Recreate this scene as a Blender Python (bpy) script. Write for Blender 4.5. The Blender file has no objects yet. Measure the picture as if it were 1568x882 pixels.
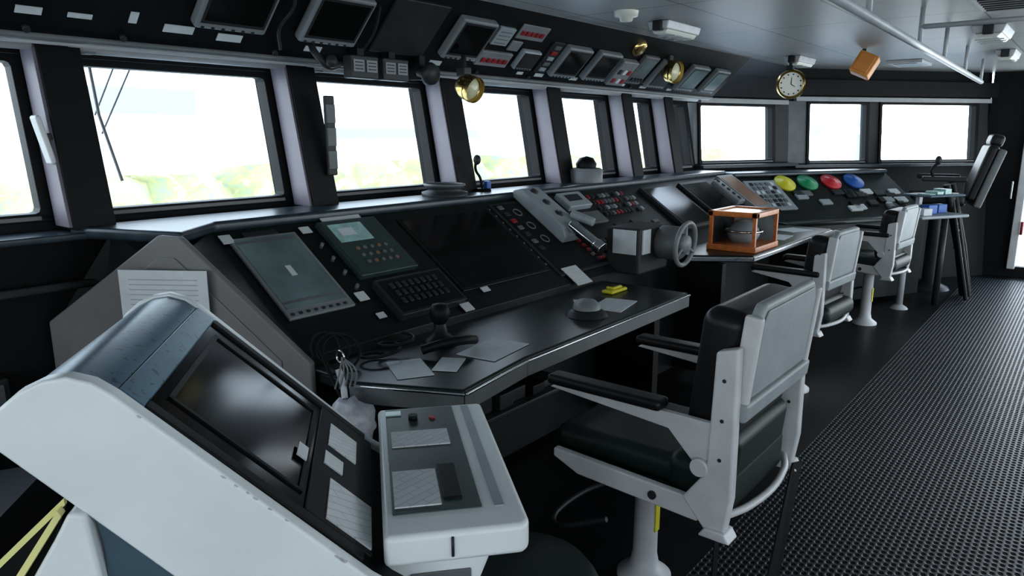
import bpy, bmesh, math, random
from mathutils import Matrix, Vector
random.seed(7)
sc=bpy.context.scene
try:
    sc.view_settings.view_transform='Standard'; sc.view_settings.look='None'; sc.view_settings.gamma=.91
except: pass
D=bpy.data
# ---------------------------------------------------------------- materials
def mat(name,col,rough=.5,metal=0,var=.12,scale=8,bump=0.0,bscale=120,spec=.5,chips=None):
    m=D.materials.new(name); m.use_nodes=True; nt=m.node_tree; b=nt.nodes['Principled BSDF']
    b.inputs['Roughness'].default_value=rough; b.inputs['Metallic'].default_value=metal
    b.inputs['Specular IOR Level'].default_value=spec
    tc=nt.nodes.new('ShaderNodeTexCoord'); n=nt.nodes.new('ShaderNodeTexNoise')
    n.inputs['Scale'].default_value=scale; n.inputs['Detail'].default_value=5
    nt.links.new(tc.outputs['Object'],n.inputs['Vector'])
    r=nt.nodes.new('ShaderNodeValToRGB')
    r.color_ramp.elements[0].position=.3; r.color_ramp.elements[1].position=.7
    r.color_ramp.elements[0].color=tuple(max(0,c*(1-var)) for c in col)+(1,)
    r.color_ramp.elements[1].color=tuple(min(1,c*(1+var)) for c in col)+(1,)
    nt.links.new(n.outputs['Fac'],r.inputs['Fac']); out=r.outputs['Color']
    if chips:
        n3=nt.nodes.new('ShaderNodeTexNoise'); n3.inputs['Scale'].default_value=chips[0]; n3.inputs['Detail'].default_value=8
        nt.links.new(tc.outputs['Object'],n3.inputs['Vector'])
        r3=nt.nodes.new('ShaderNodeValToRGB'); r3.color_ramp.interpolation='CONSTANT'
        r3.color_ramp.elements[0].color=(0,0,0,1); r3.color_ramp.elements[1].position=chips[1]; r3.color_ramp.elements[1].color=(1,1,1,1)
        nt.links.new(n3.outputs['Fac'],r3.inputs['Fac'])
        mx=nt.nodes.new('ShaderNodeMix'); mx.data_type='RGBA'; nt.links.new(r3.outputs['Color'],mx.inputs[0]); nt.links.new(out,mx.inputs[6]); mx.inputs[7].default_value=chips[2]+(1,)
        out=mx.outputs[2]
    nt.links.new(out,b.inputs['Base Color'])
    if bump:
        n2=nt.nodes.new('ShaderNodeTexNoise'); n2.inputs['Scale'].default_value=bscale
        nt.links.new(tc.outputs['Object'],n2.inputs['Vector'])
        bp=nt.nodes.new('ShaderNodeBump'); bp.inputs['Strength'].default_value=bump; bp.inputs['Distance'].default_value=.002
        nt.links.new(n2.outputs['Fac'],bp.inputs['Height']); nt.links.new(bp.outputs['Normal'],b.inputs['Normal'])
    return m
M_white=mat('white_paint',(.70,.745,.76),.35,var=.06,scale=5,bump=.1)
M_chip=mat('chipped_paint_primer',(.46,.47,.48),.6,var=.2,scale=60)
M_cream=mat('cream_paint',(.54,.55,.56),.4,var=.08,scale=10)
M_shell=mat('chair_shell_grey',(.26,.295,.305),.5,var=.1,scale=9,bump=.15)
M_vinyl=mat('dark_green_vinyl',(.006,.014,.012),.45,bump=.3,bscale=200,spec=.35)
M_blackvinyl=mat('black_vinyl',(.007,.007,.008),.4,bump=.2,spec=.3)
M_black=mat('black_paint',(.004,.005,.006),.5,var=.3,spec=.2)
M_wallblk=mat('wall_black',(.006,.007,.008),.6,var=.3,scale=3,spec=.18)
M_console=mat('console_dark_green',(.007,.011,.011),.42,var=.25,scale=6,spec=.25)
M_consgrey=mat('console_grey_end',(.17,.17,.17),.5,var=.1,scale=4)
M_desk=mat('desk_dark_laminate',(.010,.017,.017),.3,var=.2,scale=4,spec=.3)
M_ledge=mat('ledge_blue_black',(.022,.036,.046),.3,var=.35,scale=14,spec=.42)
M_hood=mat('hood_blue_steel',(.075,.15,.21),.33,metal=.1,var=.15,scale=6,chips=(75,.62,(.03,.05,.07)))
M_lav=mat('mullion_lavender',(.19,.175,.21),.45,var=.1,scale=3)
M_screen=mat('screen_dark_glass',(.003,.004,.004),.12,var=.2,scale=3,spec=.22)
M_screenl=mat('screen_grey_glass',(.13,.185,.19),.2,var=.35,scale=4)
M_cyan=mat('lcd_cyan',(.32,.50,.48),.2,var=.2,scale=20)
M_panelgrn=mat('panel_green',(.030,.050,.048),.4,var=.15)
M_grey=mat('device_grey',(.29,.33,.35),.4,var=.1)
M_dgrey=mat('device_dark_grey',(.024,.027,.029),.45,var=.15,spec=.3)
M_mid=mat('mid_grey',(.12,.13,.135),.5,var=.15)
M_bezel=mat('display_bezel_grey',(.20,.215,.225),.45,var=.12)
M_chrome=mat('chrome',(.7,.72,.74),.15,metal=1,var=.05)
M_brass=mat('brass',(.70,.52,.2),.25,metal=1,var=.1)
M_red=mat('red_key_plastic',(.26,.015,.02),.4,var=.15)
M_redb=mat('red_disc_plastic',(.50,.02,.03),.35,var=.1)
M_green=mat('green_plastic',(.01,.24,.10),.4,var=.1)
M_yellow=mat('yellow_plastic',(.62,.58,.03),.4,var=.1)
M_paleyel=mat('pale_yellow_tape',(.70,.68,.30),.5,var=.1)
M_blue=mat('blue_plastic',(.015,.10,.38),.4,var=.1)
M_dimor=mat('dim_orange_key',(.22,.12,.07),.4,var=.1)
M_orange=mat('orange_lamp',(.75,.30,.07),.4,var=.1)
M_wood=mat('varnished_wood',(.62,.19,.05),.3,var=.2,scale=30)
M_face=mat('dial_face',(.75,.75,.68),.4,var=.05)
M_lampface=mat('lamp_glass_cream',(.62,.60,.40),.2,var=.1)
M_bluegrey=mat('bluegrey_panel',(.055,.10,.135),.5,var=.08)
M_bag=mat('plastic_bag',(.62,.63,.68),.3,var=.2,scale=40)
M_rail=mat('rail_paint',(.42,.44,.46),.35,var=.08)
M_dpipe=mat('pipe_dark_paint',(.10,.105,.11),.3,var=.1)
M_blind=mat('roller_blind_grey',(.36,.37,.38),.5,var=.1)
M_bldg=mat('outside_building_white',(.8,.83,.84),.8,var=.02)
M_bldgb=mat('outside_building_bands',(.27,.315,.325),.8,var=.06)
M_deck=mat('outside_ground',(.40,.43,.44),.9,var=.15)
def paper_mat():
    m=D.materials.new('printed_paper'); m.use_nodes=True; nt=m.node_tree; b=nt.nodes['Principled BSDF']
    b.inputs['Roughness'].default_value=.6
    tc=nt.nodes.new('ShaderNodeTexCoord'); mp=nt.nodes.new('ShaderNodeMapping'); mp.inputs['Scale'].default_value=(9,8,1)
    nt.links.new(tc.outputs['Generated'],mp.inputs['Vector'])
    br=nt.nodes.new('ShaderNodeTexBrick'); br.inputs['Scale'].default_value=1.0
    br.inputs['Color1'].default_value=(.60,.63,.65,1);br.inputs['Color2'].default_value=(.55,.58,.60,1);br.inputs['Mortar'].default_value=(.40,.43,.45,1)
    br.inputs['Mortar Size'].default_value=.05; br.inputs['Row Height'].default_value=.9; br.inputs['Brick Width'].default_value=3
    nt.links.new(mp.outputs['Vector'],br.inputs['Vector']); nt.links.new(br.outputs['Color'],b.inputs['Base Color'])
    return m
M_print=paper_mat()
M_paper=mat('white_paper',(.56,.60,.62),.6,var=.06,scale=20)
def hedge_mat():
    m=D.materials.new('hedge_foliage'); m.use_nodes=True; nt=m.node_tree; b=nt.nodes['Principled BSDF']; b.inputs['Roughness'].default_value=.9
    tc=nt.nodes.new('ShaderNodeTexCoord'); n=nt.nodes.new('ShaderNodeTexNoise'); n.inputs['Scale'].default_value=1.9; n.inputs['Detail'].default_value=9; n.inputs['Roughness'].default_value=.72
    r=nt.nodes.new('ShaderNodeValToRGB'); e=r.color_ramp.elements
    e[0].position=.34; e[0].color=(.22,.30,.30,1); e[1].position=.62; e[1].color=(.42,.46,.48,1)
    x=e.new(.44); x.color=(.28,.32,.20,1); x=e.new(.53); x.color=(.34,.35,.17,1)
    nt.links.new(tc.outputs['Object'],n.inputs['Vector']); nt.links.new(n.outputs['Fac'],r.inputs['Fac']); nt.links.new(r.outputs['Color'],b.inputs['Base Color'])
    return m
M_hedge=hedge_mat()
def mat_floor():
    m=D.materials.new('perforated_rubber'); m.use_nodes=True; nt=m.node_tree; b=nt.nodes['Principled BSDF']
    tc=nt.nodes.new('ShaderNodeTexCoord'); mp=nt.nodes.new('ShaderNodeMapping'); mp.inputs['Scale'].default_value=(1/.034,1/.025,1)
    nt.links.new(tc.outputs['Object'],mp.inputs['Vector'])
    sx=nt.nodes.new('ShaderNodeSeparateXYZ'); nt.links.new(mp.outputs['Vector'],sx.inputs[0])
    def mth(op,a,b_=None):
        n=nt.nodes.new('ShaderNodeMath'); n.operation=op
        for i,v in enumerate((a,b_)):
            if v is None: continue
            if isinstance(v,(int,float)): n.inputs[i].default_value=v
            else: nt.links.new(v,n.inputs[i])
        return n.outputs[0]
    row=mth('FLOOR',sx.outputs[1]); half=mth('MULTIPLY',mth('MODULO',row,2.0),.5)
    fx=mth('SUBTRACT',mth('FRACT',mth('ADD',sx.outputs[0],half)),.5); fy=mth('SUBTRACT',mth('FRACT',sx.outputs[1]),.5)
    d=mth('SQRT',mth('ADD',mth('MULTIPLY',fx,fx),mth('MULTIPLY',fy,fy)))
    mr=nt.nodes.new('ShaderNodeMapRange'); mr.interpolation_type='SMOOTHSTEP'; mr.inputs['From Min'].default_value=.22; mr.inputs['From Max'].default_value=.48
    nt.links.new(d,mr.inputs['Value'])
    mx=nt.nodes.new('ShaderNodeMix'); mx.data_type='RGBA'
    mx.inputs[6].default_value=(.003,.004,.005,1); mx.inputs[7].default_value=(.018,.026,.034,1)
    nt.links.new(mr.outputs[0],mx.inputs[0]); nt.links.new(mx.outputs[2],b.inputs['Base Color'])
    r2=nt.nodes.new('ShaderNodeMapRange'); r2.inputs['To Min'].default_value=.7; r2.inputs['To Max'].default_value=.36
    nt.links.new(mr.outputs[0],r2.inputs['Value']); nt.links.new(r2.outputs[0],b.inputs['Roughness'])
    r3=nt.nodes.new('ShaderNodeMapRange'); r3.inputs['To Min'].default_value=.08; r3.inputs['To Max'].default_value=.6
    nt.links.new(mr.outputs[0],r3.inputs['Value']); nt.links.new(r3.outputs[0],b.inputs['Specular IOR Level'])
    bp=nt.nodes.new('ShaderNodeBump'); bp.inputs['Strength'].default_value=.8; bp.inputs['Distance'].default_value=.005
    nt.links.new(mr.outputs[0],bp.inputs['Height']); nt.links.new(bp.outputs['Normal'],b.inputs['Normal'])
    return m
M_mat=mat_floor()
M_lino=mat('floor_black_lino',(.005,.006,.007),.4,var=.4,scale=6,spec=.22)
def mat_ceiling():
    m=D.materials.new('ceiling_panels'); m.use_nodes=True; nt=m.node_tree; b=nt.nodes['Principled BSDF']; b.inputs['Roughness'].default_value=.4
    tc=nt.nodes.new('ShaderNodeTexCoord'); br=nt.nodes.new('ShaderNodeTexBrick'); br.offset=0
    br.inputs['Scale'].default_value=1; br.inputs['Brick Width'].default_value=1.25; br.inputs['Row Height'].default_value=.62; br.inputs['Mortar Size'].default_value=.006
    br.inputs['Color1'].default_value=(.33,.34,.335,1);br.inputs['Color2'].default_value=(.36,.37,.365,1);br.inputs['Mortar'].default_value=(.08,.085,.085,1)
    nt.links.new(tc.outputs['Object'],br.inputs['Vector']); nt.links.new(br.outputs['Color'],b.inputs['Base Color'])
    return m
M_ceil=mat_ceiling()
# ---------------------------------------------------------------- builders
I4=Matrix.Identity(4); CUR=[I4]; PAR=[None]
def grp(name,loc=(0,0,0)):
    e=D.objects.new(name,None); e.empty_display_size=.1; e.location=loc; sc.collection.objects.link(e); PAR[0]=e; return e
def top(): PAR[0]=None
def mesh(name,vs,fs,m,bevel=0,smooth=False,seg=2):
    me=D.meshes.new(name); me.from_pydata([tuple(CUR[0]@Vector(v)) for v in vs],[],fs); me.update()
    bm=bmesh.new(); bm.from_mesh(me); bmesh.ops.recalc_face_normals(bm,faces=bm.faces); bm.to_mesh(me); bm.free()
    me.materials.append(m); o=D.objects.new(name,me); sc.collection.objects.link(o)
    if smooth:
        for p in me.polygons: p.use_smooth=True
    if bevel:
        b=o.modifiers.new('bevel','BEVEL'); b.width=bevel; b.segments=seg; b.limit_method='ANGLE'
        for p in me.polygons: p.use_smooth=True
        o.modifiers.new('wn','WEIGHTED_NORMAL')
    if PAR[0]:
        o.parent=PAR[0]; o.location=-PAR[0].location
    return o
def box(name,x,y,z,m,bevel=0,seg=2):
    vs=[(x[i],y[j],z[k]) for i in(0,1) for j in(0,1) for k in(0,1)]
    fs=[(0,1,3,2),(4,6,7,5),(0,4,5,1),(2,3,7,6),(0,2,6,4),(1,5,7,3)]
    return mesh(name,vs,fs,m,bevel,seg=seg)
def loft(name,A,B,m,bevel=0,seg=2):
    n=len(A)
    return mesh(name,list(A)+list(B),[tuple(range(n)),tuple(range(n,2*n))]+[(i,(i+1)%n,n+(i+1)%n,n+i) for i in range(n)],m,bevel,seg=seg)
def prism(name,prof,a,b,m,axis='x',bevel=0,seg=2):
    def mk(p,t):
        if axis=='x': return (t,p[0],p[1])
        if axis=='y': return (p[0],t,p[1])
        return (p[0],p[1],t)
    return loft(name,[mk(p,a) for p in prof],[mk(p,b) for p in prof],m,bevel,seg)
def cyl(name,p0,p1,r,m,r2=None,seg=24,bevel=0):
    p0=Vector(p0);p1=Vector(p1);r2=r if r2 is None else r2
    d=(p1-p0).normalized(); u=d.orthogonal().normalized(); w=d.cross(u)
    vs=[]
    for (c,rr) in((p0,r),(p1,r2)):
        for i in range(seg):
            a=2*math.pi*i/seg; vs.append(tuple(c+u*math.cos(a)*rr+w*math.sin(a)*rr))
    fs=[tuple(range(seg)),tuple(range(seg,2*seg))]+[(i,(i+1)%seg,seg+(i+1)%seg,seg+i) for i in range(seg)]
    o=mesh(name,vs,fs,m,bevel)
    if not bevel:
        for p in o.data.polygons:
            if len(p.vertices)==4: p.use_smooth=True
    return o
def lathe(name,prof,c,m,axis=(0,0,1),seg=32):
    c=Vector(c);d=Vector(axis).normalized();u=d.orthogonal().normalized();w=d.cross(u)
    vs=[];n=len(prof)
    for (r,h) in prof:
        for i in range(seg):
            a=2*math.pi*i/seg; vs.append(tuple(c+d*h+(u*math.cos(a)+w*math.sin(a))*max(r,1e-4)))
    fs=[(j*seg+i,j*seg+(i+1)%seg,(j+1)*seg+(i+1)%seg,(j+1)*seg+i) for j in range(n-1) for i in range(seg)]
    return mesh(name,vs,fs,m,smooth=True)
def tube(name,pts,r,m,closed=False,smooth=True):
    cu=D.curves.new(name,'CURVE'); cu.dimensions='3D'; cu.bevel_depth=r; cu.bevel_resolution=3; cu.resolution_u=6; cu.use_fill_caps=True
    s=cu.splines.new('BEZIER' if smooth else 'POLY')
    P=[CUR[0]@Vector(p) for p in pts]
    if smooth:
        s.bezier_points.add(len(P)-1)
        for bp,p in zip(s.bezier_points,P): bp.co=p; bp.handle_left_type=bp.handle_right_type='AUTO'
    else:
        s.points.add(len(P)-1)
        for q,p in zip(s.points,P): q.co=(*p,1)
    s.use_cyclic_u=closed
    cu.materials.append(m); o=D.objects.new(name,cu); sc.collection.objects.link(o)
    if PAR[0]: o.parent=PAR[0]; o.location=-PAR[0].location
    return o
def ring(name,c,R,r,m,axis=(0,0,1),n=16):
    c=Vector(c);d=Vector(axis).normalized();u=d.orthogonal().normalized();w=d.cross(u)
    return tube(name,[tuple(c+(u*math.cos(2*math.pi*i/n)+w*math.sin(2*math.pi*i/n))*R) for i in range(n)],r,m,True)
def frame(o,x,y,z=None):
    x=Vector(x).normalized();y=Vector(y).normalized();z=x.cross(y).normalized() if z is None else Vector(z)
    m=Matrix.Identity(4)
    for i in range(3): m[i][0]=x[i];m[i][1]=y[i];m[i][2]=z[i];m[i][3]=o[i]
    return m
def blob(nm,c,s,m,amp=.18,seed=1,sub=3):
    bm=bmesh.new(); bmesh.ops.create_icosphere(bm,subdivisions=sub,radius=1)
    for v in bm.verts:
        k=1+amp*math.sin(v.co.x*7+seed)*math.cos(v.co.y*6+seed)+amp*.6*math.sin(v.co.z*11+v.co.x*5)
        v.co=Vector((c[0]+v.co.x*s[0]*k,c[1]+v.co.y*s[1]*k,c[2]+v.co.z*s[2]*k))
    vs=[tuple(v.co) for v in bm.verts]; fs=[tuple(v.index for v in f.verts) for f in bm.faces]; bm.free()
    return mesh(nm,vs,fs,m,smooth=True)
# ---------------------------------------------------------------- room shell
top()
box('floor',(-2.6,10.2),(-2.6,3.5),(-.1,0),M_lino)
box('rubber_floor_mat',(-2.55,9.7),(-2.55,1.0),(0,.008),M_mat)
box('ceiling',(-2.6,10.3),(-2.6,2.62),(2.3,2.4),M_ceil)
XL,XE=-2.5,6.75
rk=.12/.61
def wy(z): return 3.1+(z-1.3)*rk
wins=[(-1.95,-1.12),(-.96,-.02),(.14,1.04),(1.20,2.10),(2.26,3.14),(3.30,4.20),(4.36,5.22),(5.38,5.95),(6.11,6.66)]
zs,zt=1.3,1.91
grp('wall_left',(2,3.2,0))
box('lower',(XL,XE),(3.1,3.22),(0,zs),M_wallblk)
prism('header',[(wy(zt),zt),(wy(zt)+.12,zt),(wy(2.4)+.12,2.4),(wy(2.4),2.4)],XL,XE,M_wallblk)
edges=[XL]+[v for w in wins for v in w]+[XE]
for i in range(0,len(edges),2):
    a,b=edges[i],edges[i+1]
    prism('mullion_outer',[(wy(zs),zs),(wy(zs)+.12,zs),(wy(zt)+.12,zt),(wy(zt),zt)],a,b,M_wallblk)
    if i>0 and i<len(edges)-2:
        prism('mullion_fin',[(wy(1.2)-.16,1.27),(wy(1.27)+.01,1.27),(wy(1.97)+.01,1.97),(wy(1.97)-.16,1.97)],a+.012,b,M_black)  # shade on the inward face is put into the colour; side plate stays lavender
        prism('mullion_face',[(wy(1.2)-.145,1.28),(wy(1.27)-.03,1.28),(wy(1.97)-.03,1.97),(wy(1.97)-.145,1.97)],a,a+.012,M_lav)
BX=[(0,1,2,3),(4,5,6,7),(0,1,5,4),(1,2,6,5),(2,3,7,6),(3,0,4,7)]
def winframe(i,a,b,F,zs,zt):
    grp('window_%d'%i,F((a+b)/2,(zs+zt)/2,0))
    t=.026
    for nm,(x0,x1,z0,z1) in {'frame_bottom':(a,b,zs-.005,zs+t),'frame_top':(a,b,zt-t,zt+.005),'frame_left':(a-.005,a+t,zs,zt),'frame_right':(b-t*1.4,b+.005,zs,zt)}.items():
        mesh(nm,[F(x,z,o) for o in(-.02,.05) for x,z in((x0,z0),(x1,z0),(x1,z1),(x0,z1))],BX,M_black,bevel=.004)
    mesh('sill_strip',[F(x,z,o) for o in(-.024,-.01) for x,z in((a+.03,zs+.002),(b-.04,zs+.002),(b-.04,zs+.016),(a+.03,zs+.016))],BX,M_consgrey)
    for cx,cz,sx_,sz_ in((a+t,zs+t,1,1),(b-t*1.4,zs+t,-1,1),(a+t,zt-t,1,-1),(b-t*1.4,zt-t,-1,-1)):
        tri=[(cx,cz),(cx+.018*sx_,cz),(cx+.005*sx_,cz+.005*sz_),(cx,cz+.018*sz_)]
        mesh('corner_fillet',[F(x,z,o) for o in(-.018,.05) for x,z in tri],BX,M_black)
wi=1
for a,b in wins:
    winframe(wi,a,b,lambda x,z,o:(x,wy(z)+o,z),zs,zt); wi+=1
def facet(name,p0,p1,spans,z0,z1):
    global wi
    p0=Vector(p0);p1=Vector(p1);d=(p1-p0);L=d.length;d.normalize();n=Vector((-d.y,d.x))
    if n.x<0: n=-n
    def F(x,z,o):
        q=p0+d*x+n*(o+(z-1.3)*.10); return (q.x,q.y,z)
    grp(name,(p0.x,p0.y,0))
    def slab(nm,x0,x1,za,zb,m,o0=0,o1=.12):
        mesh(nm,[F(x,z,o) for o in(o0,o1) for x,z in((x0,za),(x1,za),(x1,zb),(x0,zb))],BX,m)
    slab('lower',0,L,0,z0,M_wallblk); slab('header',0,L,z1,2.42,M_wallblk)
    e=[0]+[v for s in spans for v in s]+[L]
    for i in range(0,len(e),2): slab('pier',e[i],e[i+1],z0,z1,M_dgrey if i else M_mid)
    slab('blind_roll',.05,L-.05,z1+.0,z1+.045,M_blind,-.06,-.01)
    slab('pelmet',0,L,z1+.06,2.18,M_black,-.10,0)
    slab('sill_shelf',0,L,z0-.04,z0-.01,M_ledge,-.14,0)
    for s in spans: winframe(wi,s[0],s[1],F,z0,z1); wi+=1
    return F
F1=facet('wall_corner',(6.75,3.12),(7.95,2.6),[(.06,1.1)],1.33,1.92)
F2=facet('wall_far',(7.95,2.6),(10.0,1.0),[(.22,.98),(1.12,2.42)],1.31,1.96)
grp('wall_end',(10,0,0))
box('pier_left',(10.0,10.1),(.62,1.05),(0,2.4),M_wallblk)
box('pier_right',(10.0,10.1),(-2.6,-1.5),(0,2.4),M_wallblk)
box('header',(10.0,10.1),(-1.5,.62),(2.12,2.4),M_wallblk)
box('sill',(10.0,10.1),(-1.5,.62),(0,.12),M_wallblk)
grp('door_1',(9.95,.2,1.1))
box('frame_left',(9.93,10.0),(.60,.68),(.1,2.2),M_cream,.01)
box('frame_right',(9.93,10.0),(-1.58,-1.5),(.1,2.2),M_cream,.01)
box('frame_top',(9.93,10.0),(-1.58,.68),(2.12,2.2),M_cream,.01)
box('leaf',(10.12,10.9),(.64,.69),(.15,2.1),M_white,.02)
cyl('hinge_1',(9.92,.585,1.6),(9.92,.585,1.75),.015,M_red); cyl('hinge_2',(9.92,.585,.5),(9.92,.585,.65),.015,M_red)
box('handle',(9.90,9.93),(.72,.74),(.9,1.1),M_chrome,.004)
grp('wall_right',(4,-2.6,0))
box('lower',(-2.6,4.8),(-2.7,-2.6),(0,.9),M_mid); box('header',(-2.6,10.1),(-2.7,-2.6),(2.05,2.4),M_mid); box('threshold',(4.8,10.1),(-2.7,-2.6),(0,.12),M_mid)
for x in(-2.6,-.2,2.2): box('pier',(x,x+1.0),(-2.7,-2.6),(.9,2.05),M_mid)
for x,ww in((4.6,.4),(7,.3),(9.6,.5)): box('pier',(x,x+ww),(-2.7,-2.6),(0,2.05),M_mid)
grp('wall_rear',(-2.6,0,0))
box('lower',(-2.7,-2.6),(-2.7,3.3),(0,.9),M_mid); box('header',(-2.7,-2.6),(-2.7,3.4),(2.05,2.4),M_mid)
for y in(-2.7,-.9,.9,2.9): box('pier',(-2.7,-2.6),(y,y+.4),(.9,2.05),M_mid)
grp('trim_1',(2,3,1.2))
box('window_shelf',(XL,6.75),(2.9,3.12),(1.235,1.262),M_ledge,.006)
cyl('pipe_upper',(XL,3.02,1.05),(1.6,3.02,1.05),.016,M_dpipe)
cyl('pipe_lower',(XL,3.04,.35),(1.0,3.04,.35),.014,M_dpipe)
grp('roller_blind_rail',(2,3.05,1.98))
for a,b in wins:
    cyl('roll',(a-.04,3.09,1.945),(b+.0,3.09,1.945),.026,M_blind)
    box('roll_bracket',(a+.02,a+.06),(3.07,3.13),(1.92,1.98),M_mid,.004)
# ---------------------------------------------------------------- overhead console
grp('overhead_console',(2,2.9,2.1))
prism('housing',[(3.02,1.985),(2.95,1.96),(2.60,2.295),(3.2,2.295),(3.14,1.99)],XL,6.7,M_black)
cyl('edge_conduit',(XL,2.955,1.955),(6.7,2.955,1.955),.014,M_mid)
cyl('edge_conduit_b',(XL,2.985,1.94),(6.7,2.985,1.94),.008,M_blind)
OV=frame((0,2.95,1.96),(1,0,0),(0,-.717,.697))
CUR[0]=OV
def ovmon(nm,x,y,w,h,mf,ms,tilt=.05,bt=.024):
    box(nm+'_bezel',(x-w/2,x+w/2),(y-h/2,y+h/2),(0,tilt),mf,.012)
    box(nm+'_inner',(x-w/2+bt*.7,x+w/2-bt*.7),(y-h/2+bt*1.3,y+h/2-bt*.7),(tilt-.002,tilt+.002),M_dgrey)
    box(nm+'_screen',(x-w/2+bt*1.2,x+w/2-bt*1.2),(y-h/2+bt*1.9,y+h/2-bt*1.2),(tilt-.002,tilt+.003),ms)
    for k in range(6): box(nm+'_key',(x-w/2+bt+k*(w-2*bt)/6,x-w/2+bt+k*(w-2*bt)/6+.012),(y-h/2+.006,y-h/2+.016),(tilt,tilt+.004),M_dgrey)
ovmon('display_a',1.68,.27,.31,.26,M_bezel,M_screen)
ovmon('display_b',2.16,.26,.31,.26,M_bezel,M_screen)
box('dark_panel',(2.44,2.80),(.10,.42),(0,.02),M_dgrey,.006)
ovmon('display_c',3.04,.26,.28,.26,M_bezel,M_screen)
box('white_panel',(3.24,3.38),(.24,.36),(0,.02),M_grey,.004)
for k in range(4): box('white_panel_line',(3.26,3.36),(.255+k*.025,.26+k*.025),(.02,.021),M_mid)
box('red_panel',(3.22,3.50),(.09,.19),(0,.02),M_bezel,.004)
for k in range(5): box('red_key',(3.25+k*.048,3.28+k*.048),(.12,.15),(.02,.03),M_red,.002)
box('red_panel_upper',(3.42,3.68),(.30,.40),(0,.012),M_bezel,.004)
for k in range(5): box('red_key',(3.44+k*.045,3.47+k*.045),(.33,.36),(.01,.02),M_red,.002)
box('red_panel_mid',(3.42,3.52),(.21,.28),(0,.012),M_bezel,.004)
ovmon('display_small',3.64,.17,.18,.14,M_grey,M_dgrey,.04,.015)
ovmon('display_d',4.08,.20,.28,.24,M_bezel,M_screen)
ovmon('display_e',4.46,.20,.28,.24,M_bezel,M_screen)
box('switch_strip',(3.80,3.92),(.08,.32),(0,.015),M_dgrey,.003)
for k in range(5): box('switch_strip_key',(3.83,3.89),(.10+k*.043,.125+k*.043),(.015,.025),random.choice([M_mid,M_grey,M_red]),.002)
box('control_box',(4.66,4.88),(.06,.28),(0,.05),M_bezel,.01)
for k in range(6): box('control_key',(4.68+(k%3)*.065,4.72+(k%3)*.065),(.09+(k//3)*.08,.13+(k//3)*.08),(.05,.056),random.choice([M_red,M_dgrey,M_paper]),.002)
box('control_box_b',(4.92,5.14),(.08,.34),(0,.035),M_mid,.01); box('control_lcd_b',(4.95,5.11),(.2,.31),(.035,.038),M_screenl)
for k in range(4): cyl('control_knob_b',(4.96+k*.045,.13,.035),(4.96+k*.045,.13,.055),.014,M_dgrey,seg=12)
lathe('dial',[(.0,.03),(.05,.03),(.06,.02),(.065,0)],(4.78,.38,0),M_brass)
ovmon('display_f',5.38,.2,.30,.26,M_bezel,M_dgrey)
ovmon('display_g',5.9,.2,.32,.26,M_bezel,M_screenl)
ovmon('display_h',6.35,.2,.28,.26,M_bezel,M_screenl)
ovmon('display_near',.75,.30,.34,.26,M_dgrey,M_screen)
tube('cable_loom',[(1.86,.40,.02),(1.92,.30,.03),(1.90,.18,.03),(1.96,.06,.02)],.008,M_dgrey)
tube('cable_loom_b',[(2.36,.36,.02),(2.40,.2,.03),(2.38,.05,.02)],.008,M_dgrey)
for x,y,w,h in[(.98,.10,.08,.03),(1.14,.10,.08,.02),(1.50,.09,.12,.036),(1.72,.075,.11,.036),(2.14,.065,.09,.03),(2.94,.06,.09,.03),(3.9,.05,.09,.025),(4.3,.05,.09,.025),(5.3,.04,.1,.025),(1.32,.12,.03,.05),(3.7,.05,.06,.02),(5.75,.04,.08,.02),(4.98,.04,.06,.02)]:
    box('label',(x-w/2,x+w/2),(y-h/2,y+h/2),(0,.004),M_paper)
for x in(.98,1.3,1.95,2.38,2.8,3.3,3.8,5.1):
    cyl('screw_knob',(x,.03,0),(x,.03,.02),.012,M_dgrey)
CUR[0]=I4
grp('gauge_box_pair',(2.45,2.85,1.93))
for x in(2.36,2.56):
    box('gauge_box',(x-.085,x+.085),(2.80,2.86),(1.88,1.985),M_dgrey,.006)
    for dx in(-.04,.04):
        box('gauge_face',(x+dx-.032,x+dx+.032),(2.795,2.80),(1.91,1.965),M_bezel)
        for k in range(3): box('gauge_mark',(x+dx-.022,x+dx+.022),(2.792,2.796),(1.92+k*.015,1.925+k*.015),M_dgrey)
    box('gauge_stem',(x-.02,x+.02),(2.83,2.90),(1.95,2.02),M_black)
grp('ceiling_speaker',(2.78,2.8,1.92))
lathe('horn',[(.0,.0),(.05,0),(.06,.03),(.035,.06),(.03,.1)],(2.78,2.76,1.92),M_dgrey,(0,1,.2))
box('arm',(2.76,2.80),(2.84,2.93),(1.9,2.02),M_black)
grp('pivot_bracket',(2.12,2.8,1.95))
tube('bracket_arm',[(2.1,2.86,2.02),(2.08,2.80,1.97),(2.13,2.78,1.92),(2.2,2.8,1.93)],.016,M_dgrey); lathe('bracket_knob',[(.001,.02),(.025,.015),(.03,0),(.001,-.01)],(2.13,2.76,1.94),M_dgrey,(0,-1,0))
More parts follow.
